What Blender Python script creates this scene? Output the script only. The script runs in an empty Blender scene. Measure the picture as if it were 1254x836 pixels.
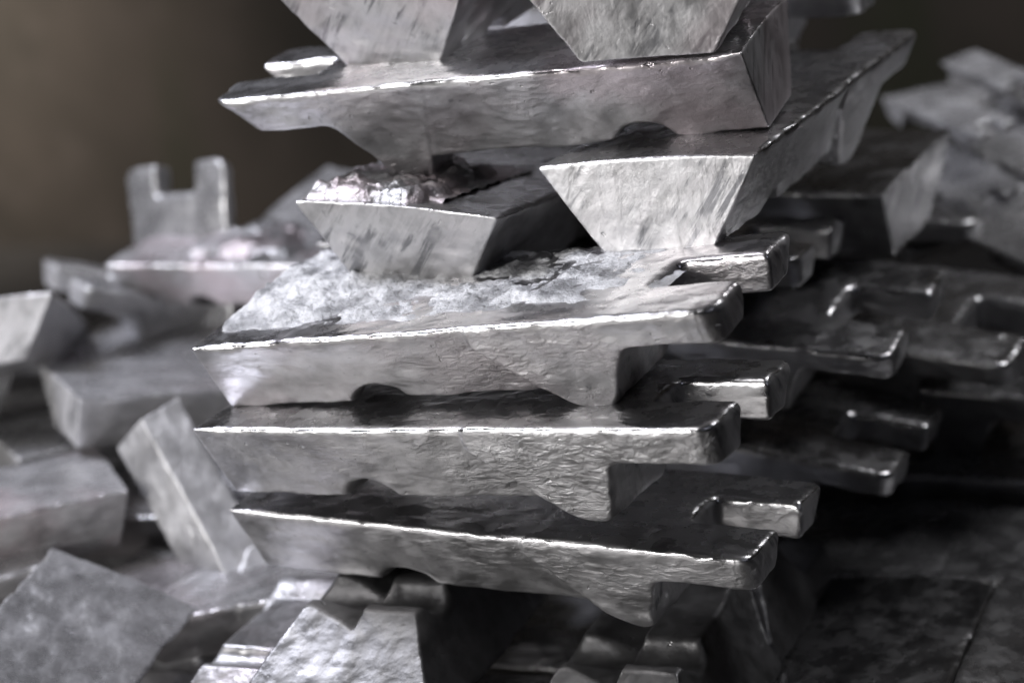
import bpy, math, random
import numpy as np
from mathutils import Vector, Matrix

S = 0.00066                      # metres per modelling unit
scene = bpy.context.scene
C = scene.collection

# ------------------------------------------------------------------ camera
EYE = Vector((1247.842, -2559.343, 944.803)) * S
cam_d = bpy.data.cameras.new('camera')
cam = bpy.data.objects.new('camera', cam_d); C.objects.link(cam)
right, up, back = Vector((.9088, .3902, -.1445)), Vector((-.0001, .3461, .9380)), Vector((.4159, -.8531, .3149))
right.normalize(); back = (back - right * back.dot(right)).normalized(); up = back.cross(right)
cam.matrix_world = Matrix(((right.x, up.x, back.x, EYE.x), (right.y, up.y, back.y, EYE.y), (right.z, up.z, back.z, EYE.z), (0, 0, 0, 1)))
cam_d.sensor_width = 36; cam_d.lens = 36 * 3000 / 1254
cam_d.clip_start = .05; cam_d.clip_end = 60
cam_d.dof.use_dof = True
cam_d.dof.focus_distance = 3000 * S
cam_d.dof.aperture_fstop = 2.6
scene.camera = cam

# ------------------------------------------------------------------ light
world = bpy.data.worlds.new('World'); scene.world = world; world.use_nodes = True
bg = world.node_tree.nodes['Background']
bg.inputs[0].default_value = (.48, .48, .64, 1); bg.inputs[1].default_value = .012

def lamp(name, loc, aim, sx, sy, power, col):
    d = bpy.data.lights.new(name, 'AREA'); d.shape = 'RECTANGLE'; d.size = sx; d.size_y = sy
    d.energy = power; d.color = col
    o = bpy.data.objects.new(name, d); C.objects.link(o)
    o.location = loc
    o.rotation_euler = (Vector(aim) - Vector(loc)).to_track_quat('-Z', 'Y').to_euler()
    return o
lamp('key_lamp', (-1.3, -2.1, .6), (0, 0, 0), .8, 1.1, 60, (1, .985, .97))
lamp('overhead_lamp', (-.75, -.25, 2.3), (0, .1, 0), .35, .6, 11, (1, .99, 1))
lamp('low_fill', (-.35, -.62, -.6), (-.05, .1, -.05), .8, .3, 2.4, (1, .97, .96))  # added fill below the frame, stands in for bright surroundings on the front faces
lamp('heap_fill', (-1.25, .1, 1.5), (-.6, .5, -.25), .5, .5, 44, (.86, .88, 1))  # added fill, brightens the heap on the left
wl = lamp('wall_fill', (-2.5, 1.6, .45), (-2.45, 2.3, .0), .4, .6, 24, (1, .93, .86)); wl.data.spread = math.radians(95)  # invented source, only lightens the left part of the wall
lamp('far_fill', (.55, .9, .9), (.48, 1.25, -.2), .4, .4, 9, (.97, .97, 1))  # added fill for the distant ingots on the right
lamp('right_fill', (1.25, -.5, 1.1), (.5, .15, -.4), .5, .5, 1.0, (.80, .83, 1))  # weak bluish fill, added to lift the lower right

vs = scene.view_settings
scene.display_settings.display_device = 'sRGB'
vs.view_transform = 'Standard'; vs.look = 'None'; vs.exposure = -.02; vs.gamma = 1; vs.use_curve_mapping = False
scene.cycles.max_bounces = 8; scene.cycles.diffuse_bounces = 3; scene.cycles.glossy_bounces = 5
scene.cycles.use_denoising = True
scene.cycles.sample_clamp_indirect = 4

# ------------------------------------------------------------------ materials
class NT:
    def __init__(s, name):
        s.m = bpy.data.materials.new(name); s.m.use_nodes = True
        s.t = s.m.node_tree; s.b = s.t.nodes['Principled BSDF']; s.out = s.t.nodes['Material Output']
    def n(s, typ, **k):
        x = s.t.nodes.new(typ)
        for a, v in k.items(): setattr(x, a, v)
        return x
    def put(s, sock, v):
        if isinstance(v, bpy.types.NodeSocket): s.t.links.new(v, sock)
        else: sock.default_value = v
    def math(s, op, a, b=0., c=0., clamp=False):
        x = s.n('ShaderNodeMath', operation=op, use_clamp=clamp)
        for i, v in enumerate((a, b, c)): s.put(x.inputs[i], v)
        return x.outputs[0]
    def vmath(s, op, a, b=(0, 0, 0)):
        x = s.n('ShaderNodeVectorMath', operation=op)
        s.put(x.inputs[0], a); s.put(x.inputs[1], b); return x.outputs[0]
    def noise(s, vec, scale, detail=4., rough=.55, dist=0.):
        x = s.n('ShaderNodeTexNoise'); s.put(x.inputs['Vector'], vec)
        for k, v in (('Scale', scale), ('Detail', detail), ('Roughness', rough), ('Distortion', dist)): s.put(x.inputs[k], v)
        return x.outputs[0]
    def ramp(s, f, lo, hi, a=0., b=1., smooth=True):
        x = s.n('ShaderNodeMapRange', interpolation_type='SMOOTHSTEP' if smooth else 'LINEAR'); x.clamp = True
        for i, v in enumerate((f, lo, hi, a, b)): s.put(x.inputs[i], v)
        return x.outputs[0]
    def mix(s, f, a, b):
        x = s.n('ShaderNodeMix', data_type='RGBA'); s.put(x.inputs[0], f)
        s.put(x.inputs[6], a); s.put(x.inputs[7], b); return x.outputs[2]
    def attr(s, name):
        x = s.n('ShaderNodeAttribute', attribute_type='OBJECT', attribute_name=name); return x.outputs['Fac']
    def bump(s, h, strength, dist, normal=None):
        x = s.n('ShaderNodeBump'); s.put(x.inputs['Strength'], strength); s.put(x.inputs['Distance'], dist); s.put(x.inputs['Height'], h)
        if normal is not None: s.put(x.inputs['Normal'], normal)
        return x.outputs[0]

def skew(t, p):
    x = t.n('ShaderNodeSeparateXYZ'); t.put(x.inputs[0], p)
    c = t.n('ShaderNodeCombineXYZ'); t.put(c.inputs[1], t.math('MULTIPLY', x.outputs[2], .75)); return c.outputs[0]
def metal():
    """cast metal: smooth free surface on top, wrinkled mould skin on the sides, smeared ends"""
    t = NT('cast_metal')
    tc = t.n('ShaderNodeTexCoord').outputs['Object']
    seed = t.attr('seed'); tone = t.attr('tone'); pink = t.attr('pink'); oxide = t.attr('oxide'); streak = t.attr('streak')
    off = t.n('ShaderNodeCombineXYZ')
    t.put(off.inputs[0], seed); t.put(off.inputs[1], t.math('MULTIPLY', seed, 1.7)); t.put(off.inputs[2], t.math('MULTIPLY', seed, .6))
    p = t.vmath('ADD', tc, off.outputs[0])
    geo = t.n('ShaderNodeNewGeometry').outputs['Normal']
    vt = t.n('ShaderNodeVectorTransform', vector_type='NORMAL', convert_from='WORLD', convert_to='OBJECT'); t.put(vt.inputs[0], geo)
    sp = t.n('ShaderNodeSeparateXYZ'); t.put(sp.inputs[0], vt.outputs[0])
    nx, nz = t.math('ABSOLUTE', sp.outputs[0]), sp.outputs[2]
    top = t.ramp(nz, .55, .9); end = t.ramp(nx, .7, .93); side = t.math('MULTIPLY', t.math('SUBTRACT', 1., end), t.ramp(nz, -.1, .3, 1., 0.))
    # stains and mottling
    big = t.noise(p, 9., 3.); mid = t.noise(p, 38., 6., .62); fine = t.noise(p, 260., 4., .6)
    smear = t.noise(t.vmath('MULTIPLY', t.vmath('ADD', p, t.vmath('MULTIPLY', t.n('ShaderNodeTexNoise').outputs[1], (0, 0, 0))), (24, 80, 30)), 1.0, 6., .55, .8)
    swirl = t.noise(t.vmath('MULTIPLY', p, (14, 14, 7)), 2.2, 6., .6, 2.2)
    # colour: near-neutral metal, slightly darker in stains
    var = t.ramp(mid, .3, .72); var = t.math('SUBTRACT', var, t.math('MULTIPLY', top, t.math('MULTIPLY_ADD', var, .75, -.4)))
    base = t.mix(var, (.38, .375, .38, 1), (.58, .575, .585, 1))
    drag = t.noise(t.vmath('MULTIPLY', t.vmath('ADD', p, t.vmath('MULTIPLY', skew(t, p), (1, 1, 1))), (17, 78, 15)), 1.0, 8., .62, .55)
    base = t.mix(t.math('MULTIPLY', t.math('MULTIPLY', end, streak), t.ramp(drag, .46, .62)), base, (.54, .53, .54, 1))
    base = t.mix(t.math('MULTIPLY', end, t.math('MULTIPLY', t.math('MULTIPLY', streak, t.ramp(drag, .50, .40)), t.ramp(t.noise(p, 24., 3.), .44, .6))), base, (.20, .20, .21, 1))
    spots = t.noise(p, 95., 3., .5, .4)
    base = t.mix(t.math('MULTIPLY', t.ramp(spots, .66, .74), t.math('MULTIPLY_ADD', top, -.5, .55)), base, (.22, .22, .23, 1))
    base = t.mix(t.math('MULTIPLY', pink, t.ramp(big, .42, .62)), base, (.50, .41, .43, 1))
    pt = t.n('ShaderNodeNewGeometry').outputs['Pointiness']
    wear = t.math('MULTIPLY', t.ramp(pt, .515, .60), t.ramp(t.noise(p, 60., 4., .65), .38, .58))
    base = t.mix(t.math('MULTIPLY', wear, .8), base, (.80, .79, .80, 1))
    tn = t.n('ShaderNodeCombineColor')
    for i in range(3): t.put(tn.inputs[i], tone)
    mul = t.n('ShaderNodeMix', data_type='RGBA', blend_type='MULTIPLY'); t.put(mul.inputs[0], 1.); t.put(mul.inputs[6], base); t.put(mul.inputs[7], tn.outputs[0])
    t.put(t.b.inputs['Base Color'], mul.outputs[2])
    ox = t.ramp(t.noise(p, 22., 5., .6), .35, .7)
    skin = t.math('ADD', t.math('MULTIPLY', side, .12), t.math('MULTIPLY', end, .35))
    skin = t.math('ADD', skin, oxide)
    met = t.math('SUBTRACT', 1., t.math('MULTIPLY', skin, t.math('MULTIPLY_ADD', ox, .5, .5)), clamp=True)
    t.put(t.b.inputs['Metallic'], met)
    r = t.math('MULTIPLY_ADD', t.ramp(mid, .3, .7), .16, .19)
    r = t.math('ADD', r, t.math('MULTIPLY', side, .12))
    r = t.math('ADD', r, t.math('MULTIPLY', end, .16))
    t.put(t.b.inputs['Roughness'], r)
    # relief
    wr = t.noise(t.vmath('MULTIPLY', p, (85, 120, 170)), 1., 5., .6, .5)
    wmask = t.math('MULTIPLY', side, t.math('MULTIPLY', t.attr('ripple'), t.ramp(t.noise(p, 9., 3.), .40, .58, .12, 1.)))
    sx = t.n('ShaderNodeSeparateXYZ'); t.put(sx.inputs[0], tc); wmask = t.math('MULTIPLY', wmask, t.ramp(sx.outputs[0], .08, .30, .25, 1.))
    h = t.math('MULTIPLY', t.math('MULTIPLY', wr, wmask), 1.8)
    endl = t.math('MULTIPLY', end, t.math('MULTIPLY', t.math('MULTIPLY', smear, streak), .3))
    h = t.math('ADD', h, endl)
    pits = t.math('MULTIPLY', t.ramp(t.noise(p, 120., 2., .5), .66, .76), t.ramp(t.noise(p, 11., 2.), .5, .6))
    h = t.math('ADD', h, t.math('MULTIPLY', fine, .12))
    h = t.math('SUBTRACT', h, t.math('MULTIPLY', pits, t.math('MULTIPLY_ADD', top, -.4, .45)))
    h = t.math('ADD', h, t.math('MULTIPLY', wear, t.math('MULTIPLY', t.noise(p, 180., 3., .6), .8)))
    h = t.math('ADD', h, t.math('MULTIPLY', t.math('MULTIPLY', top, t.noise(t.vmath('MULTIPLY', p, (20, 45, 30)), 1.5, 4., .5, .8)), .35))
    t.put(t.b.inputs['Normal'], t.bump(h, .75, .0026))
    return t.m

def crust():
    t = NT('dross_powder')
    p = t.n('ShaderNodeTexCoord').outputs['Object']
    a = t.noise(p, 120., 8., .7); b = t.noise(p, 30., 5., .6)
    col = t.mix(t.ramp(b, .35, .65), (.30, .30, .305, 1), (.74, .74, .75, 1))
    t.put(t.b.inputs['Base Color'], col); t.put(t.b.inputs['Metallic'], t.ramp(b, .4, .6, .75, .2)); t.put(t.b.inputs['Roughness'], .45)
    t.put(t.b.inputs['Normal'], t.bump(t.math('ADD', a, t.math('MULTIPLY', t.noise(p, 420., 3., .6), .4)), .9, .004))
    return t.m

def lumpy():
    t = NT('dross_metal')
    p = t.n('ShaderNodeTexCoord').outputs['Object']
    a = t.noise(p, 70., 5., .6); b = t.noise(p, 18., 3., .6)
    col = t.mix(t.ramp(b, .4, .62), (.36, .36, .365, 1), (.42, .37, .38, 1))
    t.put(t.b.inputs['Base Color'], col); t.put(t.b.inputs['Metallic'], .85); t.put(t.b.inputs['Roughness'], t.ramp(a, .3, .7, .3, .5))
    t.put(t.b.inputs['Normal'], t.bump(a, .8, .006))
    return t.m

def floor_mat():
    t = NT('concrete')
    p = t.n('ShaderNodeTexCoord').outputs['Object']
    a = t.noise(p, 3., 8., .6); b = t.noise(p, 60., 4., .6)
    t.put(t.b.inputs['Base Color'], t.mix(a, (.012, .011, .010, 1), (.03, .028, .026, 1))); t.put(t.b.inputs['Roughness'], .9); t.put(t.b.inputs['Specular IOR Level'], .08)
    t.put(t.b.inputs['Normal'], t.bump(b, .4, .004)); return t.m

def wall_mat():
    t = NT('stained_wall')
    p = t.n('ShaderNodeTexCoord').outputs['Object']
    a = t.noise(p, 1.1, 6., .55); b = t.noise(t.vmath('MULTIPLY', p, (1.4, 1, .5)), 1.7, 4., .5); f = t.noise(p, 9., 6., .65)
    c = t.mix(t.ramp(a, .35, .65), (.034, .028, .023, 1), (.017, .015, .012, 1))
    c = t.mix(t.ramp(b, .52, .7), c, (.02, .02, .013, 1))
    c = t.mix(t.math('MULTIPLY', t.ramp(f, .5, .75), .5), c, (.042, .035, .03, 1))
    t.put(t.b.inputs['Base Color'], c); t.put(t.b.inputs['Roughness'], .9); t.put(t.b.inputs['Specular IOR Level'], .1)
    return t.m
def plain(name, col, rough):
    t = NT(name); p = t.n('ShaderNodeTexCoord').outputs['Object']
    a = t.noise(p, 5., 6., .6)
    t.put(t.b.inputs['Base Color'], t.mix(a, tuple(c * .6 for c in col) + (1,), tuple(col) + (1,))); t.put(t.b.inputs['Roughness'], rough); return t.m
M_METAL, M_CRUST, M_LUMP, M_FLOOR, M_WALL = metal(), crust(), lumpy(), floor_mat(), wall_mat()

# ------------------------------------------------------------------ noise and meshing
_rng = np.random.default_rng(7)
LAT = _rng.uniform(-1, 1, (32, 32, 32)).astype(np.float32)
def vnoise(P):
    i = np.floor(P).astype(np.int64); f = P - i; f = f * f * (3 - 2 * f); i &= 31; j = (i + 1) & 31
    x0, y0, z0 = i.T; x1, y1, z1 = j.T; fx, fy, fz = f.T
    a = LAT[x0, y0, z0] * (1 - fx) + LAT[x1, y0, z0] * fx; b = LAT[x0, y1, z0] * (1 - fx) + LAT[x1, y1, z0] * fx
    c = LAT[x0, y0, z1] * (1 - fx) + LAT[x1, y0, z1] * fx; d = LAT[x0, y1, z1] * (1 - fx) + LAT[x1, y1, z1] * fx
    return (a * (1 - fy) + b * fy) * (1 - fz) + (c * (1 - fy) + d * fy) * fz
def fbm(P, o=3, g=.5):
    r, a = 0, 1.
    for k in range(o): r = r + a * vnoise(P * 2 ** k + 5.3 * k); a *= g
    return r
def smax(a, b, k):
    h = np.maximum(k - np.abs(a - b), 0) / k
    return np.maximum(a, b) + h * h * k * .25
def smin(a, b, k): return -smax(-a, -b, k)

DIM = dict(W=300.7, dS=.627, dF=.474, ear=.36, slot=.29, sl=118, sl0=1.05, le=.1, ins=6, ripple=1.)
class Ingot:
    """signed distance of one cast ingot: x along it (0 = plain end, L = lug end), z up, free surface at z = 0"""
    def __init__(s, seed=0, rough=1., ridge=False, plainface=False, **d):
        s.__dict__.update(DIM); s.__dict__.update(d); s.seed = seed; s.rough = rough; s.ridge = ridge; s.plainface = plainface
    def core(s, P):
        x, y, z = P.T
        w = s.W / 2; ay = np.abs(y); H = s.H; zb = -H - s.foot
        q = np.clip((x - (s.xf0 - 175)) / 95, 0, 1); wb = w - 8 * q * q * (3 - 2 * q)
        zt = z + 5 * (y / w) ** 2                                        # the metal sinks a little at its rim
        nb = math.hypot(1, s.dS); nf = math.hypot(1, s.dF)
        # body
        b = smax((ay - (wb + s.dS * z)) / nb, -H - z, 5)
        b = smax(b, (-x - s.dE * z) / math.hypot(1, s.dE), 3)
        b = smax(b, (x - np.maximum(s.xf0 - (z - zb) * s.sl0, s.xf0 - 112) - 25) / 1.45, 4)
        if s.ridge:                                                       # stepped channel cast along the underside
            b = smax(b, -H + 19 * np.clip((y + 68) / 66, 0, 1) * np.clip((6 - y) / 7, 0, 1) - z, 4)
        # arched groove under the body
        g = 99 if s.plainface else np.hypot((x - s.xg) * .85, z + H + 9) - 33
        b = smax(b, -g, 8)
        # foot and lugs: a second, steeper sided block
        sf = (ay - (w - s.ins + s.dF * z)) / nf
        zb = -H - s.foot
        fl = np.maximum(-(x - s.xf0) - (z - zb) * s.sl0, -(x - (s.xf0 - 112)))
        f = smax(fl / math.hypot(1, s.sl0), -(z - zb), 18)
        slope = max(.12, (s.xr - s.xf1 - 14) / (H + s.foot - s.tE))
        f = smax(f, ((x - s.xf1) - (z - zb) * slope) / math.hypot(1, slope), 14)
        ear = smax(smax(-(z + s.tE), -(x - s.xf0 + 20), 6), (x - s.L - s.le * z) / math.hypot(1, s.le), 8)
        fe = smin(f, ear, 14)
        fe = smax(fe, sf, 6)
        # rounded corners of the lugs in plan
        cr = 24.; e1 = x - s.L - s.le * z + cr; e2 = sf + cr
        fe = smax(fe, np.where((e1 > 0) & (e2 > 0), np.hypot(e1, e2) - cr, -cr), 2)
        d = smin(b, fe, 1.5)
        # slot between the lugs
        sw = s.slot * s.W / 2; yc = w * (2 * s.ear + s.slot - 1) * 0
        n = smax(np.abs(y - yc) - (sw - .08 * z), (s.L - s.sl) - x, 15)
        d = smax(d, -n, 7)
        # free surface, generously rounded where it meets the mould wall
        kk = 4 + 9 * np.clip((x - 6) / 30, 0, 1)
        d = smax(d, zt, kk)
        s._b, s._fe = b, fe
        return d
    def disp(s, P):
        q = P + s.seed * 137.7
        r = s.rough * (.35 + .65 * np.clip((P[:, 0] - 5) / 40, 0, 1))
        return r * (2.2 * fbm(q / 95., 2) + 1.1 * fbm(q * np.array([.7, 1, 1.3]) / 23., 3, .42))
    def __call__(s, P): return s.core(P) + s.disp(P)

def nets(fn, lo, hi, h):
    """naive surface nets on a regular grid, then Newton steps on to the surface"""
    n = [int(math.ceil((b - a) / h)) + 1 for a, b in zip(lo, hi)]
    ax = [a + h * np.arange(k) for a, k in zip(lo, n)]
    G = np.empty(n, np.float32)
    Y, Z = np.meshgrid(ax[1], ax[2], indexing='ij'); YZ = np.stack([Y.ravel(), Z.ravel()], 1)
    step = max(1, 400000 // len(YZ))
    for i in range(0, n[0], step):
        xs = ax[0][i:i + step]
        P = np.concatenate([np.repeat(xs, len(YZ))[:, None], np.tile(YZ, (len(xs), 1))], 1)
        G[i:i + len(xs)] = fn.core(P).reshape(len(xs), n[1], n[2])
    near = np.abs(G) < max(8, 2.2 * h)
    idx = np.argwhere(near); P = np.array(lo) + idx * h
    G[near] += fn.disp(P)
    I = G < 0
    c = I[:-1, :-1, :-1].astype(np.int8)
    tot = np.zeros_like(c)
    for a in (0, 1):
        for b in (0, 1):
            for d in (0, 1): tot += I[a:n[0] - 1 + a, b:n[1] - 1 + b, d:n[2] - 1 + d]
    act = (tot > 0) & (tot < 8)
    vid = np.full(act.shape, -1, np.int64); cells = np.argwhere(act); vid[act] = np.arange(len(cells))
    acc = np.zeros((len(cells), 3)); cnt = np.zeros(len(cells))
    corner = [(a, b, d) for a in (0, 1) for b in (0, 1) for d in (0, 1)]
    val = {k: G[cells[:, 0] + k[0], cells[:, 1] + k[1], cells[:, 2] + k[2]] for k in corner}
    for k in corner:
        for a in range(3):
            if k[a] == 0:
                m = list(k); m[a] = 1; m = tuple(m)
                v0, v1 = val[k], val[m]; cross = (v0 < 0) != (v1 < 0)
                t = np.where(cross, v0 / np.where(cross, v0 - v1, 1), 0)
                pt = np.tile(np.array(k, float), (len(cells), 1)); pt[:, a] = t
                acc[cross] += pt[cross]; cnt[cross] += 1
    V = np.array(lo) + (cells + acc / cnt[:, None]) * h
    Q = []
    for a in range(3):
        b, d = (a + 1) % 3, (a + 2) % 3
        s0 = [slice(None)] * 3; s1 = [slice(None)] * 3
        s0[a] = slice(0, -1); s1[a] = slice(1, None)
        A, Bq = I[tuple(s0)], I[tuple(s1)]
        e = np.argwhere(A != Bq)
        ok = (e[:, b] > 0) & (e[:, d] > 0) & (e[:, b] < n[b] - 1) & (e[:, d] < n[d] - 1); e = e[ok]
        flipq = A[tuple(e.T)]
        def cell(db, dd):
            k = e.copy(); k[:, b] += db; k[:, d] += dd; return vid[tuple(k.T)]
        q = np.stack([cell(-1, -1), cell(0, -1), cell(0, 0), cell(-1, 0)], 1)
        q[~flipq] = q[~flipq][:, ::-1]; Q.append(q)
    Q = np.concatenate(Q)
    def grad(P, e=.8):
        g = np.empty_like(P)
        for a in range(3):
            dv = np.zeros(3); dv[a] = e; g[:, a] = (fn(P + dv) - fn(P - dv)) / (2 * e)
        return g
    f = fn(V); g = grad(V); V = V - np.clip(f / np.maximum((g * g).sum(1), .2), -h * .6, h * .6)[:, None] * g
    N = grad(V, 1.5); N /= np.maximum(np.linalg.norm(N, axis=1), 1e-6)[:, None]
    return V, Q, N

def mesh_from(name, V, Q, N, mat, scale):
    used, inv = np.unique(Q.ravel(), return_inverse=True)
    me = bpy.data.meshes.new(name)
    me.vertices.add(len(used)); me.vertices.foreach_set('co', (V[used] * scale).astype(np.float32).ravel())
    me.loops.add(Q.size); me.loops.foreach_set('vertex_index', inv.astype(np.int32))
    me.polygons.add(len(Q)); me.polygons.foreach_set('loop_start', np.arange(0, Q.size, 4, dtype=np.int32))
    me.polygons.foreach_set('use_smooth', np.ones(len(Q), bool))
    me.update(calc_edges=True)
    me.materials.append(mat)
    if N is not None: me.normals_split_custom_set_from_vertices([tuple(v) for v in N[used]])
    return me

def add(name, me, parent=None, props=None):
    o = bpy.data.objects.new(name, me); C.objects.link(o)
    if parent is not None: o.parent = parent
    if props:
        for k, v in props.items(): o[k] = v
    return o

# ------------------------------------------------------------------ the place
def slab(name, x0, x1, y0, y1, z0, z1, mat):
    me = bpy.data.meshes.new(name)
    v = [(x, y, z) for x in (x0, x1) for y in (y0, y1) for z in (z0, z1)]
    me.from_pydata(v, [], [(0, 1, 3, 2), (4, 6, 7, 5), (0, 4, 5, 1), (2, 3, 7, 6), (0, 2, 6, 4), (1, 5, 7, 3)])
    me.materials.append(mat); me.update()
    return add(name, me)
o = slab('floor', -6, 7, -4, 9, -.75, -.64, M_FLOOR); o['kind'] = 'structure'
o = slab('wall', -6, 7, 2.3, 2.5, -.64, 3.2, M_WALL); o['kind'] = 'structure'

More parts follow.
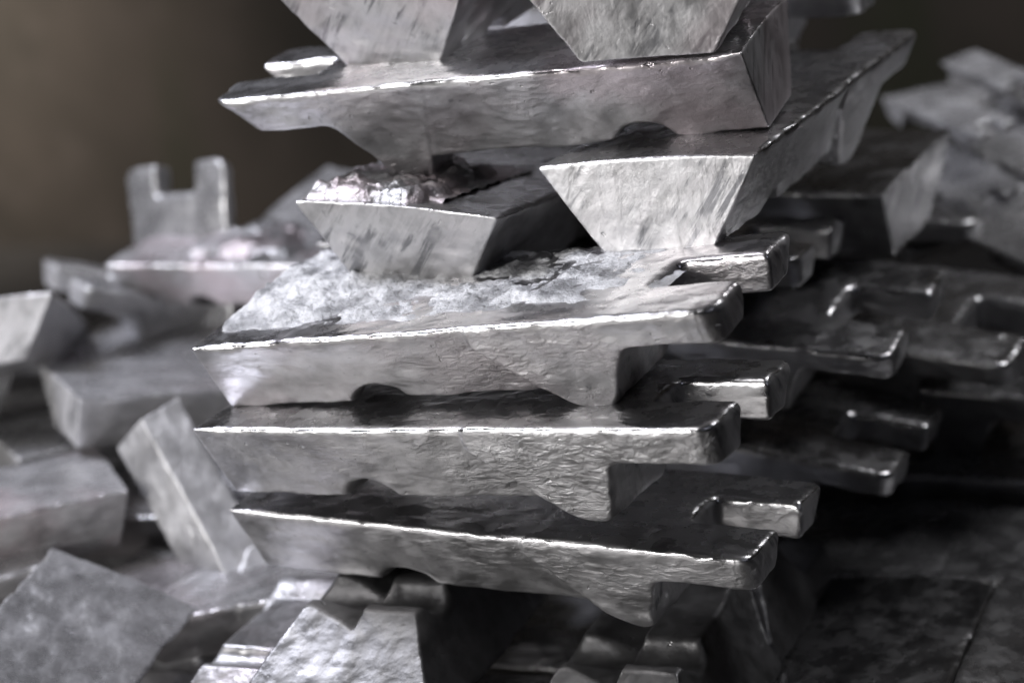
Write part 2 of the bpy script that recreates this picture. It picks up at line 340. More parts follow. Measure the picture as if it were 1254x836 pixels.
# ------------------------------------------------------------------ the ingots
# key: (size, place, rotation rows, measured dimensions)
POSES = {
    'A': (1.000, (-414.3, 78.3, 23.6), (0.9964, 0.0386, -0.0753, -0.0400, 0.9991, -0.0167, 0.0746, 0.0196, 0.9970), dict(L=722.1, H=113.4, dE=-0.09243, xf0=498, xf1=541.8, xr=600.4, tE=49.75, foot=28.11, xg=216.3)),
    'B': (1.000, (-424.7, 68.4, -94.9), (0.9977, 0.0603, -0.0309, -0.0582, 0.9962, 0.0641, 0.0347, -0.0621, 0.9975), dict(L=721.2, H=115.2, dE=0.001281, xf0=497.6, xf1=544.2, xr=588.1, tE=55.94, foot=28.97, xg=210)),
    'C': (1.000, (-434.6, 120.8, -229.3), (0.9982, 0.0230, 0.0557, -0.0259, 0.9983, 0.0522, -0.0544, -0.0535, 0.9971), dict(L=729.7, H=109.3, dE=0.0883, xf0=529.7, xf1=568.9, xr=603.6, tE=51.84, foot=28.51, xg=225.3)),
    'H': (1.000, (253.4, 337.5, 307.3), (-0.9942, 0.1055, -0.0191, -0.1052, -0.9943, -0.0141, -0.0205, -0.0120, 0.9997), dict(L=721, H=120.4, dE=-0.03192, xf0=463.7, xf1=506.5, xr=581.2, tE=57.6, foot=29.79, xg=157.1)),
    'F2': (1.000, (140.9, 152.2, 185.0), (0.0277, -0.9992, -0.0297, 0.9991, 0.0267, 0.0329, -0.0321, -0.0306, 0.9990), dict(L=733.2, H=122.2, dE=0.007363, xf0=508.4, xf1=552.5, xr=606.6, tE=52.46, foot=29.17, xg=205)),
    'F1': (1.000, (-177.2, 77.0, 154.5), (0.0149, -0.9952, 0.0970, 0.9891, 0.0289, 0.1445, -0.1466, 0.0938, 0.9847), dict(L=730.4, H=113.4, dE=0.4701, xf0=508.4, xf1=552.5, xr=606.6, tE=52.46, foot=29.17, xg=205)),
    'E1': (1.000, (-243.2, -209.8, -453.1), (-0.0499, 0.9977, -0.0466, 0.9980, 0.0481, -0.0400, -0.0377, -0.0485, -0.9981), dict(L=730.4, H=115.5, dE=1.25, xf0=508.4, xf1=552.5, xr=606.6, tE=52.46, foot=29.17, xg=205)),
    'E0': (0.620, (-436.9, -184.3, -498.1), (0.0000, 1.0000, 0.0000, 1.0000, 0.0000, 0.0000, 0.0000, 0.0000, -1.0000), dict(L=730.4, H=119.5, dE=1.25, xf0=508.4, xf1=552.5, xr=606.6, tE=52.46, foot=29.17, xg=205)),
    'E2': (1.000, (95.4, -180.6, -535.9), (-0.0447, 0.9989, -0.0123, 0.9985, 0.0443, -0.0326, -0.0320, -0.0138, -0.9994), dict(L=730.4, H=115.9, dE=1.25, xf0=508.4, xf1=552.5, xr=606.6, tE=52.46, foot=29.17, xg=205)),
    'G2': (1.000, (179.5, 109.3, 427.8), (-0.1693, -0.9856, 0.0049, 0.9853, -0.1691, 0.0241, -0.0229, 0.0089, 0.9997), dict(L=730.4, H=109.4, dE=0.06546, xf0=508.4, xf1=552.5, xr=606.6, tE=52.46, foot=29.17, xg=205)),
    'G1': (1.000, (-237.6, 214.5, 416.5), (0.0542, -0.9984, 0.0168, 0.9975, 0.0534, -0.0453, 0.0443, 0.0192, 0.9988), dict(L=730.4, H=137, dE=0.2736, xf0=508.4, xf1=552.5, xr=606.6, tE=52.46, foot=29.17, xg=205)),
    'H2': (1.000, (-480.9, 910.4, 258.2), (1.0000, -0.0000, -0.0000, 0.0000, 1.0000, 0.0000, 0.0000, -0.0000, 1.0000), dict(L=730.4, H=119.5, dE=0.15, xf0=508.4, xf1=552.5, xr=606.6, tE=52.46, foot=29.17, xg=205)),
    'A2': (1.000, (-516.0, 585.2, -18.0), (0.9970, -0.0474, 0.0610, 0.0410, 0.9938, 0.1034, -0.0655, -0.1006, 0.9928), dict(L=728.7, H=119.5, dE=0.15, xf0=508.4, xf1=552.5, xr=606.6, tE=51.32, foot=29.17, xg=205)),
    'B2': (1.000, (-380.1, 637.5, -102.8), (0.9937, 0.0777, 0.0807, -0.0651, 0.9868, -0.1483, -0.0912, 0.1421, 0.9856), dict(L=731.7, H=122.2, dE=0.15, xf0=508.4, xf1=549.2, xr=606.6, tE=45.23, foot=29.32, xg=205)),
    'C2': (1.000, (-394.9, 653.0, -256.0), (0.9849, 0.0396, 0.1684, -0.0417, 0.9991, 0.0086, -0.1679, -0.0155, 0.9857), dict(L=723, H=119.5, dE=0.15, xf0=508.4, xf1=552.5, xr=606.6, tE=46.45, foot=29.17, xg=205)),
    'B3': (1.000, (-282.8, 943.6, -211.3), (0.9869, 0.1442, 0.0723, -0.1332, 0.9813, -0.1391, -0.0910, 0.1276, 0.9876), dict(L=746.4, H=119.5, dE=0.15, xf0=508.4, xf1=552.5, xr=606.6, tE=55.03, foot=29.17, xg=205)),
    'R1': (1.000, (284.6, 866.6, -30.2), (-0.9936, -0.1130, 0.0054, 0.1125, -0.9916, -0.0635, 0.0125, -0.0625, 0.9980), dict(L=730.4, H=129.3, dE=0.1902, xf0=508.4, xf1=552.5, xr=606.6, tE=52.46, foot=29.17, xg=205)),
    'R2': (1.000, (-426.9, 1224.3, -150.2), (0.9980, -0.0214, 0.0599, 0.0253, 0.9975, -0.0656, -0.0583, 0.0670, 0.9960), dict(L=729.1, H=119.5, dE=0.15, xf0=508.4, xf1=552.5, xr=606.6, tE=51.05, foot=29.17, xg=205)),
    'D1': (1.000, (302.7, -59.0, -545.0), (0.0000, -1.0000, 0.0000, 1.0000, 0.0000, 0.0000, -0.0000, 0.0000, 1.0000), dict(L=730.4, H=119.5, dE=0.15, xf0=508.4, xf1=552.5, xr=606.6, tE=52.46, foot=29.17, xg=205)),
    'D2': (1.000, (602.9, 138.2, -547.6), (-0.0525, -0.9709, 0.2337, 0.9972, -0.0384, 0.0644, -0.0535, 0.2364, 0.9702), dict(L=709.5, H=119.5, dE=0.15, xf0=508.4, xf1=552.5, xr=606.6, tE=52.46, foot=29.17, xg=205)),
    'L1': (0.800, (-970.0, 670.8, -547.0), (-0.0583, -0.9802, -0.1892, 0.3312, 0.1598, -0.9299, 0.9417, -0.1169, 0.3154), dict(L=730.4, H=119.5, dE=0.15, xf0=508.4, xf1=552.5, xr=606.6, tE=52.46, foot=29.17, xg=205)),
    'L2': (0.750, (-859.9, 973.1, -92.0), (0.9553, 0.2863, -0.0731, -0.2955, 0.9256, -0.2364, 0.0000, 0.2474, 0.9689), dict(L=730.4, H=119.5, dE=0.15, xf0=508.4, xf1=552.5, xr=606.6, tE=52.46, foot=29.17, xg=205)),
    'L3': (0.720, (-1045.1, 768.0, -109.0), (0.9994, -0.0209, 0.0294, 0.0200, 0.9993, 0.0306, -0.0300, -0.0300, 0.9991), dict(L=730.4, H=119.5, dE=0.15, xf0=508.4, xf1=552.5, xr=606.6, tE=52.46, foot=29.17, xg=205)),
    'L4': (0.850, (-823.3, 1084.5, -336.5), (-0.5696, 0.7813, 0.2551, -0.7259, -0.6238, 0.2897, 0.3854, -0.0202, 0.9225), dict(L=652.6, H=116.7, dE=0.15, xf0=420.3, xf1=471.5, xr=537.8, tE=54.33, foot=29, xg=205)),
    'L5': (0.850, (-1102.8, 388.8, -76.2), (-0.4378, -0.8776, -0.1955, 0.8013, -0.4794, 0.3578, -0.4078, -0.0000, 0.9131), dict(L=730.4, H=119.5, dE=0.15, xf0=508.4, xf1=552.5, xr=606.6, tE=52.46, foot=29.17, xg=205)),
    'L6': (0.800, (-977.9, 390.7, -205.7), (0.6367, -0.7578, 0.1424, 0.7396, 0.6524, 0.1654, -0.2182, 0.0000, 0.9759), dict(L=730.4, H=119.5, dE=0.15, xf0=508.4, xf1=552.5, xr=606.6, tE=52.46, foot=29.17, xg=205)),
    'L7': (0.900, (-856.7, 314.4, -315.7), (-0.7181, 0.6959, 0.0012, -0.6941, -0.7164, 0.0706, 0.0500, 0.0499, 0.9975), dict(L=730.4, H=119.5, dE=0.15, xf0=508.4, xf1=552.5, xr=606.6, tE=52.46, foot=29.17, xg=205)),
    'L9': (0.500, (-786.4, 351.2, -262.9), (0.5920, -0.7609, 0.2657, -0.3639, 0.0418, 0.9305, -0.7191, -0.6475, -0.2522), dict(L=730.4, H=119.5, dE=0.15, xf0=508.4, xf1=552.5, xr=606.6, tE=52.46, foot=29.17, xg=205)),
    'L11': (0.780, (-674.9, 45.8, -366.1), (0.1188, 0.8958, 0.4283, -0.9917, 0.1287, 0.0058, -0.0500, -0.4254, 0.9036), dict(L=730.4, H=119.5, dE=0.15, xf0=508.4, xf1=552.5, xr=606.6, tE=52.46, foot=29.17, xg=205)),
    'N1': (0.260, (168.5, 1598.9, -54.0), (0.7143, 0.6998, 0.0018, -0.6927, 0.7074, -0.1408, -0.0998, 0.0993, 0.9900), dict(L=730.4, H=119.5, dE=0.15, xf0=508.4, xf1=552.5, xr=606.6, tE=52.46, foot=29.17, xg=205)),
    'N2': (0.280, (219.1, 1467.5, -156.0), (0.7143, 0.6965, -0.0681, -0.6927, 0.6898, -0.2107, -0.0998, 0.1977, 0.9752), dict(L=730.4, H=119.5, dE=0.15, xf0=508.4, xf1=552.5, xr=606.6, tE=52.46, foot=29.17, xg=205)),
    'L13': (0.850, (-1216.1, 423.7, -200.5), (-0.6410, -0.7648, -0.0643, 0.7610, -0.6442, 0.0764, -0.0998, 0.0000, 0.9950), dict(L=730.4, H=119.5, dE=0.15, xf0=508.4, xf1=552.5, xr=606.6, tE=52.46, foot=29.17, xg=205)),
    'L8': (0.900, (-922.8, 209.8, -378.9), (-0.7190, 0.6950, 0.0000, -0.6950, -0.7190, 0.0000, 0.0000, 0.0000, 1.0000), dict(L=730.4, H=119.5, dE=0.15, xf0=508.4, xf1=552.5, xr=606.6, tE=52.46, foot=29.17, xg=205)),
    'L12': (0.600, (-661.1, -38.4, -591.7), (-0.0799, 0.9968, 0.0000, 0.9968, 0.0799, 0.0000, 0.0000, 0.0000, -1.0000), dict(L=730.4, H=119.5, dE=0.15, xf0=508.4, xf1=552.5, xr=606.6, tE=52.46, foot=29.17, xg=205)),
    'N3': (0.300, (139.8, 1406.6, -74.9), (0.7610, 0.6486, 0.0117, -0.6410, 0.7546, -0.1403, -0.0998, 0.0993, 0.9900), dict(L=730.4, H=119.5, dE=0.15, xf0=508.4, xf1=552.5, xr=606.6, tE=52.46, foot=29.17, xg=205)),
    'S1': (1.000, (-480.0, 120.0, -600.0), (0.9996, -0.0300, 0.0000, 0.0300, 0.9996, 0.0000, 0.0000, 0.0000, 1.0000), dict(L=730.4, H=119.5, dE=0.15, xf0=508.4, xf1=552.5, xr=606.6, tE=52.46, foot=29.17, xg=205)),
    'S2': (1.000, (-450.0, 440.0, -600.0), (0.9998, 0.0200, 0.0000, -0.0200, 0.9998, 0.0000, 0.0000, 0.0000, 1.0000), dict(L=730.4, H=119.5, dE=0.15, xf0=508.4, xf1=552.5, xr=606.6, tE=52.46, foot=29.17, xg=205)),
    'C3': (1.000, (-210.0, 965.0, -335.0), (0.9970, 0.0518, 0.0584, -0.0499, 0.9982, -0.0330, -0.0600, 0.0299, 0.9978), dict(L=730.4, H=119.5, dE=0.15, xf0=508.4, xf1=552.5, xr=606.6, tE=52.46, foot=29.17, xg=205)),
    'D3': (1.000, (-120.0, 900.0, -480.0), (0.9980, -0.0400, 0.0499, 0.0399, 0.9992, 0.0020, -0.0500, 0.0000, 0.9988), dict(L=730.4, H=119.5, dE=0.15, xf0=508.4, xf1=552.5, xr=606.6, tE=52.46, foot=29.17, xg=205)),
    'D4': (1.000, (-60.0, 640.0, -540.0), (0.9998, -0.0200, 0.0000, 0.0200, 0.9998, 0.0000, 0.0000, 0.0000, 1.0000), dict(L=730.4, H=119.5, dE=0.15, xf0=508.4, xf1=552.5, xr=606.6, tE=52.46, foot=29.17, xg=205)),
    'P0': (0.850, (-1031.9, 709.4, -256.6), (0.9553, -0.2940, 0.0295, 0.2955, 0.9506, -0.0954, 0.0000, 0.0998, 0.9950), dict(L=730.4, H=119.5, dE=0.15, xf0=508.4, xf1=552.5, xr=606.6, tE=52.46, foot=29.17, xg=205)),
    'P1': (0.800, (-759.8, 536.7, -340.1), (0.8732, 0.4858, 0.0393, -0.4770, 0.8684, -0.1352, -0.0998, 0.0993, 0.9900), dict(L=730.4, H=119.5, dE=0.15, xf0=508.4, xf1=552.5, xr=606.6, tE=52.46, foot=29.17, xg=205)),
    'P2': (0.850, (-1144.1, 414.9, -316.2), (0.6185, -0.7833, 0.0621, 0.7794, 0.6216, 0.0782, -0.0998, 0.0000, 0.9950), dict(L=730.4, H=119.5, dE=0.15, xf0=508.4, xf1=552.5, xr=606.6, tE=52.46, foot=29.17, xg=205)),
    'P3': (0.850, (-987.7, 399.4, -384.9), (0.9801, -0.1977, 0.0198, 0.1987, 0.9752, -0.0978, 0.0000, 0.0998, 0.9950), dict(L=730.4, H=119.5, dE=0.15, xf0=508.4, xf1=552.5, xr=606.6, tE=52.46, foot=29.17, xg=205)),
    'P4': (0.600, (-959.9, 455.3, -526.9), (0.2675, -0.9587, 0.0962, 0.9636, 0.2662, -0.0267, -0.0000, 0.0998, 0.9950), dict(L=730.4, H=119.5, dE=0.15, xf0=508.4, xf1=552.5, xr=606.6, tE=52.46, foot=29.17, xg=205)),
    'P5': (0.850, (-838.5, 306.2, -456.4), (0.9900, -0.0998, 0.0993, 0.0993, 0.9950, 0.0100, -0.0998, -0.0000, 0.9950), dict(L=730.4, H=119.5, dE=0.15, xf0=508.4, xf1=552.5, xr=606.6, tE=52.46, foot=29.17, xg=205)),
    'P6': (0.850, (-1173.6, 729.5, -256.8), (0.9788, 0.2026, 0.0289, -0.1984, 0.9742, -0.1077, -0.0500, 0.0997, 0.9938), dict(L=730.4, H=119.5, dE=0.15, xf0=508.4, xf1=552.5, xr=606.6, tE=52.46, foot=29.17, xg=205)),
    'P7': (0.800, (-725.6, 460.9, -360.7), (0.8253, -0.5618, 0.0564, 0.5646, 0.8212, -0.0824, -0.0000, 0.0998, 0.9950), dict(L=730.4, H=119.5, dE=0.15, xf0=508.4, xf1=552.5, xr=606.6, tE=52.46, foot=29.17, xg=205)),
    'P8': (0.600, (-863.4, 215.7, -552.7), (0.6185, -0.7833, 0.0621, 0.7794, 0.6216, 0.0782, -0.0998, -0.0000, 0.9950), dict(L=730.4, H=119.5, dE=0.15, xf0=508.4, xf1=552.5, xr=606.6, tE=52.46, foot=29.17, xg=205)),
    'P9': (0.800, (-872.2, 42.6, -428.5), (0.8776, -0.4794, -0.0000, 0.4794, 0.8776, 0.0000, 0.0000, -0.0000, 1.0000), dict(L=730.4, H=119.5, dE=0.15, xf0=508.4, xf1=552.5, xr=606.6, tE=52.46, foot=29.17, xg=205)),
    'Q0': (0.360, (157.8, 1368.5, -161.8), (0.6185, 0.7571, -0.2103, -0.7794, 0.5571, -0.2866, -0.0998, 0.3412, 0.9347), dict(L=730.4, H=119.5, dE=0.15, xf0=508.4, xf1=552.5, xr=606.6, tE=52.46, foot=29.17, xg=205)),
    'Q1': (0.380, (240.0, 1355.6, -184.8), (0.8601, 0.5043, -0.0768, -0.4699, 0.7245, -0.5043, -0.1987, 0.4699, 0.8601), dict(L=730.4, H=119.5, dE=0.15, xf0=508.4, xf1=552.5, xr=606.6, tE=52.46, foot=29.17, xg=205)),
    'Q2': (0.420, (222.2, 1226.5, -196.2), (0.7610, 0.6380, -0.1174, -0.6410, 0.7117, -0.2875, -0.0998, 0.2940, 0.9506), dict(L=730.4, H=119.5, dE=0.15, xf0=508.4, xf1=552.5, xr=606.6, tE=52.46, foot=29.17, xg=205)),
    'Q3': (0.360, (250.1, 1255.5, -239.5), (0.8732, -0.4203, 0.2467, 0.4770, 0.8408, -0.2560, -0.0998, 0.3412, 0.9347), dict(L=730.4, H=119.5, dE=0.15, xf0=508.4, xf1=552.5, xr=606.6, tE=52.46, foot=29.17, xg=205)),
    'Q4': (0.300, (40.5, 1595.5, -138.2), (0.7648, -0.6314, 0.1280, 0.6442, 0.7496, -0.1520, 0.0000, 0.1987, 0.9801), dict(L=730.4, H=119.5, dE=0.15, xf0=508.4, xf1=552.5, xr=606.6, tE=52.46, foot=29.17, xg=205)),
    'Q5': (0.340, (330.8, 1185.7, -265.7), (0.6967, 0.6607, -0.2794, -0.7174, 0.6417, -0.2713, 0.0000, 0.3894, 0.9211), dict(L=730.4, H=119.5, dE=0.15, xf0=508.4, xf1=552.5, xr=606.6, tE=52.46, foot=29.17, xg=205)),
    'Q6': (0.360, (138.5, 1676.1, -167.3), (0.9027, 0.4261, 0.0597, -0.3817, 0.8571, -0.3461, -0.1987, 0.2896, 0.9363), dict(L=730.4, H=119.5, dE=0.15, xf0=508.4, xf1=552.5, xr=606.6, tE=52.46, foot=29.17, xg=205)),
    'Q7': (0.360, (229.9, 1443.0, -172.8), (0.9506, -0.2351, 0.2029, 0.2940, 0.8914, -0.3449, -0.0998, 0.3875, 0.9165), dict(L=730.4, H=119.5, dE=0.15, xf0=508.4, xf1=552.5, xr=606.6, tE=52.46, foot=29.17, xg=205)),
    'Q8': (0.360, (152.0, 1154.4, -246.6), (0.6216, -0.7483, 0.2315, 0.7833, 0.5938, -0.1837, 0.0000, 0.2955, 0.9553), dict(L=730.4, H=119.5, dE=0.15, xf0=508.4, xf1=552.5, xr=606.6, tE=52.46, foot=29.17, xg=205)),
    'Q9': (0.400, (92.8, 1804.4, -156.7), (0.9752, -0.1753, 0.1354, 0.1977, 0.9645, -0.1753, -0.0998, 0.1977, 0.9752), dict(L=730.4, H=119.5, dE=0.15, xf0=508.4, xf1=552.5, xr=606.6, tE=52.46, foot=29.17, xg=205)),
    'Q10': (0.280, (225.1, 1665.5, -115.0), (0.8161, 0.5759, -0.0490, -0.5583, 0.7635, -0.3245, -0.1494, 0.2922, 0.9446), dict(L=730.4, H=119.5, dE=0.15, xf0=508.4, xf1=552.5, xr=606.6, tE=52.46, foot=29.17, xg=205)),
    'Q11': (0.260, (284.4, 1532.7, -202.2), (0.6185, 0.7667, -0.1722, -0.7794, 0.5707, -0.2584, -0.0998, 0.2940, 0.9506), dict(L=730.4, H=119.5, dE=0.15, xf0=508.4, xf1=552.5, xr=606.6, tE=52.46, foot=29.17, xg=205)),
}
FRONT = 'metal ingots in the front stack'
BACK = 'metal ingots in the second stack'
HEAP = 'metal ingots heaped behind on the left'
FAR = 'blurred metal ingots far behind on the right'
# key: (label, group, voxel, tone, pink, oxide, options)
SPEC = {
    'G1': ('ingot lying end-on at the very top left of the stack, cut off above', FRONT, 3.2, 1.0, .35, .1, {}),
    'G2': ('ingot lying end-on at the top middle, broad streaked end overhanging the crosswise bar below', FRONT, 3.2, 1.0, .35, .1, {}),
    'H': ('crosswise ingot with its lugs pointing left, pinkish near lug, just under the top pair', FRONT, 3.0, 1.0, .45, .12, dict(sl0=.3, dF=.615, ins=8, le=.75, ripple=1.1, foot=46)),
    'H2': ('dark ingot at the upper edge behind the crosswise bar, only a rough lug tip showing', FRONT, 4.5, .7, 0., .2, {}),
    'F1': ('ingot end-on with a crust of shiny lumps on its upper left corner', FRONT, 3.0, 1.0, .0, .05, {}),
    'F2': ('ingot end-on with a clean trapezoid end and long dark right flank running back', FRONT, 3.0, 1.0, .0, .05, {}),
    'A': ('crosswise ingot with white powdery dross caked over its top', FRONT, 2.7, 1.0, .2, .05, {}),
    'B': ('crosswise ingot with bright top edge, sandwiched in the middle of the three lugs-right bars', FRONT, 2.7, 1.0, .0, .03, {}),
    'C': ('crosswise ingot sloping down to the right, lowest of the three lugs-right bars', FRONT, 2.7, 1.0, .0, .03, dict(ripple=.6)),
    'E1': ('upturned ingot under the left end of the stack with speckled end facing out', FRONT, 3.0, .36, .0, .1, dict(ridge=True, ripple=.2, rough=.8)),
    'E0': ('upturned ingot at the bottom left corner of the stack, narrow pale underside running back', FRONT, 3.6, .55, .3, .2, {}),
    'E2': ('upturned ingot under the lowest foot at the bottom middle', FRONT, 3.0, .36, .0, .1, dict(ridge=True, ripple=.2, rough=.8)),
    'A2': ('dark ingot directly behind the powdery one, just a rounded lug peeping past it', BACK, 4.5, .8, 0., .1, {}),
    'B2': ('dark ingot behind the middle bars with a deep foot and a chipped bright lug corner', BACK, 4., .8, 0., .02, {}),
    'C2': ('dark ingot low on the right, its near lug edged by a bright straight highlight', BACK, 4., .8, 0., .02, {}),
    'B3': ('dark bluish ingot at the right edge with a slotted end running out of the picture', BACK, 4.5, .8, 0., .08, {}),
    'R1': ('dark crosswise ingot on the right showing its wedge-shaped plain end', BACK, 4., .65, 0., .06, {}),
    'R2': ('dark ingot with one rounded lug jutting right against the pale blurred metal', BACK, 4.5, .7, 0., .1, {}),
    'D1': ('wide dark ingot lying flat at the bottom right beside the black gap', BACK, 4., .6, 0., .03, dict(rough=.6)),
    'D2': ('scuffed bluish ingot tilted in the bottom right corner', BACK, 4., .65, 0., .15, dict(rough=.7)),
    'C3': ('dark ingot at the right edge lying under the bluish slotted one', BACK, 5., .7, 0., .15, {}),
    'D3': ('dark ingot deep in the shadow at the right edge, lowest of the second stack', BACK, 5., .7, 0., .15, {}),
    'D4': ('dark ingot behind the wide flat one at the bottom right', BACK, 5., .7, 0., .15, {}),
    'L1': ('blue-grey ingot standing on end with its U-shaped slot upwards', HEAP, 5., .8, 0., .5, dict(sl=66, slot=.36)),
    'L2': ('pale ingot lying behind the standing slotted one, half hidden by the front stack', HEAP, 5., .9, 0., .5, {}),
    'L3': ('blurred ingot caked with pinkish lumps in front of the standing slotted one', HEAP, 5., 1., .6, .5, {}),
    'L4': ('grey ingot bridging the heap with a hanging foot and lugs to the left', HEAP, 4.5, .85, 0., .55, {}),
    'L5': ('bright pale ingot end cut by the left edge of the picture', HEAP, 5., 1.1, 0., .6, {}),
    'L6': ('ingot turned cornerwise with streaked pale end, under the bridging one', HEAP, 4.5, .9, 0., .55, {}),
    'L7': ('ingot with a reddish stain on its top, half way down the left edge', HEAP, 4.5, 1., .6, .5, {}),
    'L9': ('ingot slanting steeply down beside the front stack, its pale underside outward', HEAP, 4.5, .95, 0., .5, dict(plainface=True, L=840, sl=-20, xf0=640, xf1=690, xr=745)),
    'L11': ('large tilted ingot with pitted mottled top filling the bottom left corner', HEAP, 4., 1.2, 0., .45, dict(rough=1.7)),
    'L8': ('dark ingot in the hollow under the reddish-stained one at the left edge', HEAP, 5., .7, 0., .4, {}),
    'L12': ('narrow upturned ingot wedged in the dark gap left of the upturned row', HEAP, 5., .9, 0., .4, {}),
    'L13': ('dark ingot end at the left edge just below the bright pale end', HEAP, 5., .5, 0., .4, {}),
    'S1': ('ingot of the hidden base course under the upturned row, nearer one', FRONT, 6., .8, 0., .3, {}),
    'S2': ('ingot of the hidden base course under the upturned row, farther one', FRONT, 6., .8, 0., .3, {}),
    'N3': ('pale lumpy far ingot showing above the wedge-shaped dark end', FAR, 6., .95, 0., .5, {}),
    'N1': ('pale far ingot tilted at the right edge, upper of the far pair', FAR, 6., .9, 0., .5, {}),
    'N2': ('pale far ingot tilted at the right edge, lower of the far pair', FAR, 6., .95, 0., .5, {}),
    'P0': ('grey ingot far back in the heap under the bridging one', HEAP, 6., 0.80, 0.3, .4, {}),
    'P1': ('ingot tucked behind the slanting one beside the front stack', HEAP, 6., 0.85, 0.0, .4, {}),
    'P2': ('ingot at the left edge behind the reddish-stained one', HEAP, 6., 0.90, 0.0, .4, {}),
    'P3': ('ingot under the reddish-stained one, mostly in shadow', HEAP, 6., 0.95, 0.3, .4, {}),
    'P4': ('ingot lying across the dark gap below the slanting one', HEAP, 6., 0.80, 0.0, .4, {}),
    'P5': ('ingot beneath the pitted tilted one, its far corner showing', HEAP, 6., 0.85, 0.0, .4, {}),
    'P6': ('ingot at the back left of the heap above the shadowed gap', HEAP, 6., 0.90, 0.3, .4, {}),
    'P7': ('ingot in the shadow between the heap and the front stack', HEAP, 6., 0.95, 0.0, .4, {}),
    'P8': ('ingot low in the gap left of the upturned row', HEAP, 6., 0.80, 0.0, .4, {}),
    'P9': ('ingot under the pitted one in the bottom left corner', HEAP, 6., 0.85, 0.3, .4, {}),
    'Q0': ('small blurred ingot just right of the wedge-shaped dark end', FAR, 6., 0.90, 0., .4, {}),
    'Q1': ('small blurred ingot right of the dark end, tilted towards the viewer', FAR, 6., 0.96, 0., .4, {}),
    'Q2': ('pale small blurred ingot directly above the rounded dark lug', FAR, 6., 1.02, 0., .4, {}),
    'Q3': ('pale small blurred ingot to the right of the rounded dark lug', FAR, 6., 0.90, 0., .4, {}),
    'Q4': ('blurred small ingot peeping above the wedge-shaped dark end', FAR, 6., 0.96, 0., .4, {}),
    'Q5': ('small blurred ingot just above the bluish slotted one at right', FAR, 6., 1.02, 0., .4, {}),
    'Q6': ('blurred small ingot between the far pair, farther back', FAR, 6., 0.90, 0., .4, {}),
    'Q7': ('blurred small ingot below the far pair at the right edge', FAR, 6., 0.96, 0., .4, {}),
    'Q8': ('small blurred ingot under the rounded dark lug', FAR, 6., 1.02, 0., .4, {}),
    'Q10': ('small blurred ingot wedged between the far pair at the edge', FAR, 6., .95, 0., .4, {}),
    'Q11': ('small blurred ingot touching the lower far one at the right edge', FAR, 6., 1., 0., .4, {}),
    'Q9': ('farthest blurred ingot, dim, left of the upper far one', FAR, 6., 0.90, 0., .4, {}),
}
ING, ROOT = {}, {}
def build_ingot(key, seed):
    size, t, R, dims = POSES[key]; label, group, h, tone, pink, oxide, opt = SPEC[key]
    g = Ingot(seed=seed, **{**dims, **opt}); ING[key] = g
    r = bpy.data.objects.new('metal_ingot', None); C.objects.link(r); ROOT[key] = r
    r.empty_display_size = .05
    r.matrix_world = Matrix(((R[0], R[1], R[2], t[0] * S), (R[3], R[4], R[5], t[1] * S), (R[6], R[7], R[8], t[2] * S), (0, 0, 0, 1)))
    r['label'] = label; r['category'] = 'ingot'; r['group'] = group
    zb = -g.H - max(g.foot, 34 if g.ridge else 0) - 9
    V, Q, N = nets(g, (-14, -g.W / 2 - 14, zb), (g.L + 16, g.W / 2 + 14, 12), h)
    c = V[Q].mean(1)
    g.core(c)
    lug = c[:, 0] > g.L - g.sl - 18
    foot = ~lug & (c[:, 0] > g.xf0 - 135) & (c[:, 2] < -26) & (g._fe < g._b)
    foot |= ~lug & (c[:, 2] < -g.H - 6) & (c[:, 0] > g.xf0 - 135)
    k = S * size
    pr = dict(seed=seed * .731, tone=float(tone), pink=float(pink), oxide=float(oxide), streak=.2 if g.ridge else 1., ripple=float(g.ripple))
    for nm, msk in (('body', ~lug & ~foot), ('foot', foot), ('lug', lug & (c[:, 1] < 0)), ('lug', lug & (c[:, 1] >= 0))):
        if msk.sum() > 3: add(nm, mesh_from(nm, V, Q[msk], N, M_METAL, k), r, pr)
    return r
for i, key in enumerate(SPEC): build_ingot(key, i + 1)

# ------------------------------------------------------------------ dross left on the metal
def field(name, key, x0, x1, y0, y1, step, hfun, mat):
    """a lumpy layer frozen on to the free surface of an ingot; sinks below the surface where it runs out"""
    size = POSES[key][0]; g = ING[key]
    xs = np.arange(x0, x1 + step, step); ys = np.arange(y0, y1 + step, step)
    X, Y = np.meshgrid(xs, ys, indexing='ij'); w = g.W / 2
    z = hfun(X, Y) - 5 * (Y / w) ** 2
    V = np.stack([X, Y, np.maximum(z, -14)], -1).reshape(-1, 3)
    n, m = len(xs), len(ys); I = np.arange(n * m).reshape(n, m)
    Q = np.stack([I[:-1, :-1], I[1:, :-1], I[1:, 1:], I[:-1, 1:]], -1).reshape(-1, 4)
    keep = (z.reshape(-1)[Q] > -9).any(1)
    return add(name, mesh_from(name, V, Q[keep], None, mat, S * size), ROOT[key])
def P2(X, Y, s): return np.stack([X.ravel() / s, Y.ravel() / s, np.full(X.size, 3.7)], 1)
def nz(X, Y, s, o=3): return fbm(P2(X, Y, s), o).reshape(X.shape)
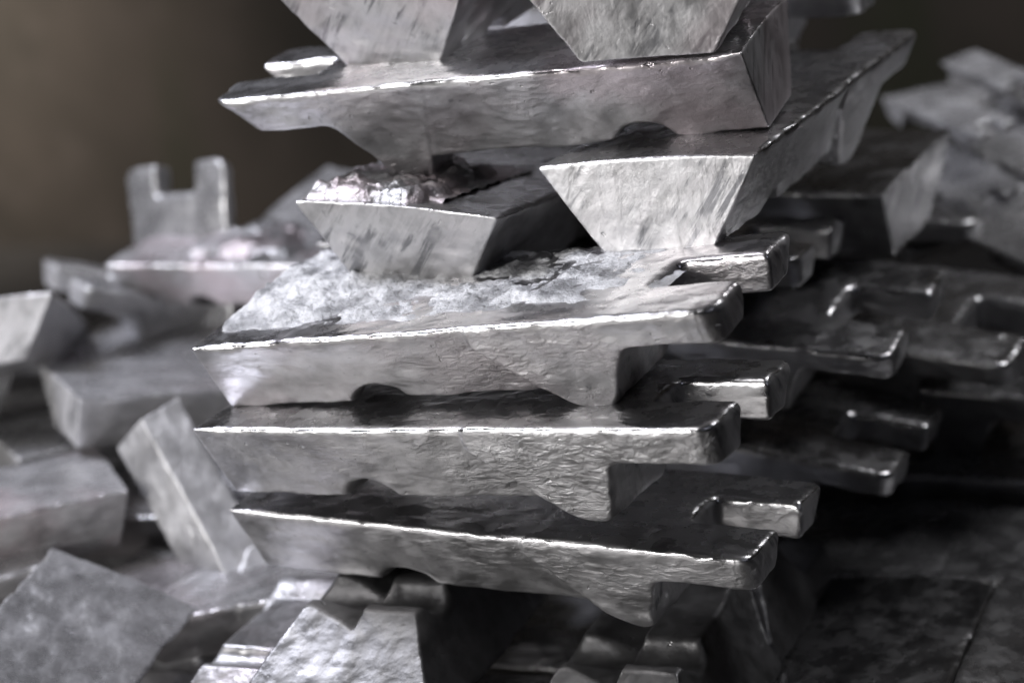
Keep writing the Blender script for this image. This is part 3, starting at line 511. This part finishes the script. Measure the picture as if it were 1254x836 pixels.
def crustA(X, Y):
    e = np.minimum(np.minimum((X - 2) / 26, (600 - X) / 120), np.minimum((Y + 118 - X * .045) / 34, (150 - Y) / 20))
    e = np.clip(e + .45 * nz(X, Y, 50), -1, 1)
    thick = 1 + 22 * np.exp(-((X - 90) / 120) ** 2) * np.clip((Y + 90) / 120, 0, 1)
    return -8 + 8 * np.clip(e * 1.6 + .4, -1, 1) + thick * np.clip(e, 0, 1) + np.clip(e, 0, 1) * (5.5 * nz(X, Y, 26, 4) + 3.5 * np.abs(nz(X, Y, 8, 2)))
field('dross_crust', 'A', 0, 620, -140, 150, 2.4, crustA, M_CRUST)
def lumps(seed, n, x0, x1, y0, y1, r0, r1, base=0.):
    rr = random.Random(seed); L = [(rr.uniform(x0, x1), rr.uniform(y0, y1), rr.uniform(r0, r1), rr.uniform(.45, 1.), rr.uniform(0, 3.14), rr.uniform(.55, 1)) for _ in range(n)]
    def f(X, Y):
        cx, cy = (x0 + x1) / 2, (y0 + y1) / 2
        e = 1 - np.maximum(np.abs(X - cx) / (x1 - x0), np.abs(Y - cy) / (y1 - y0)) * 2
        z = -12 + np.clip(e * 7., 0, 1) * np.clip(.75 + .5 * nz(X, Y, 40), 0, 1) * (14 + base + 9 * nz(X, Y, 34, 3))
        for a, b, r, q0, an, st in L:
            u = (X - a) * math.cos(an) + (Y - b) * math.sin(an); v = (-(X - a) * math.sin(an) + (Y - b) * math.cos(an)) / st
            q = 1 - (u * u + v * v) / (r * r)
            bl = np.where(q > 0, np.sqrt(np.maximum(q, 0)) * min(r, 30) * q0 - 5, -12)
            z = smax(z, bl + .25 * base, 10)
        z = z + 2.6 * nz(X, Y, 13, 3)
        return -12 + (z + 12) * np.clip((X - x0 - 1) / 60 + .12 * (X > x0 + 3), 0, 1)
    return f
field('dross_lumps', 'F1', 4, 330, -50, 150, 2.2, lumps(3, 90, 4, 290, -20, 146, 11, 26, 24), M_LUMP)
field('dross_lumps', 'L3', 90, 520, -100, 140, 4, lumps(9, 13, 150, 420, -70, 120, 40, 90, 16), M_LUMP)
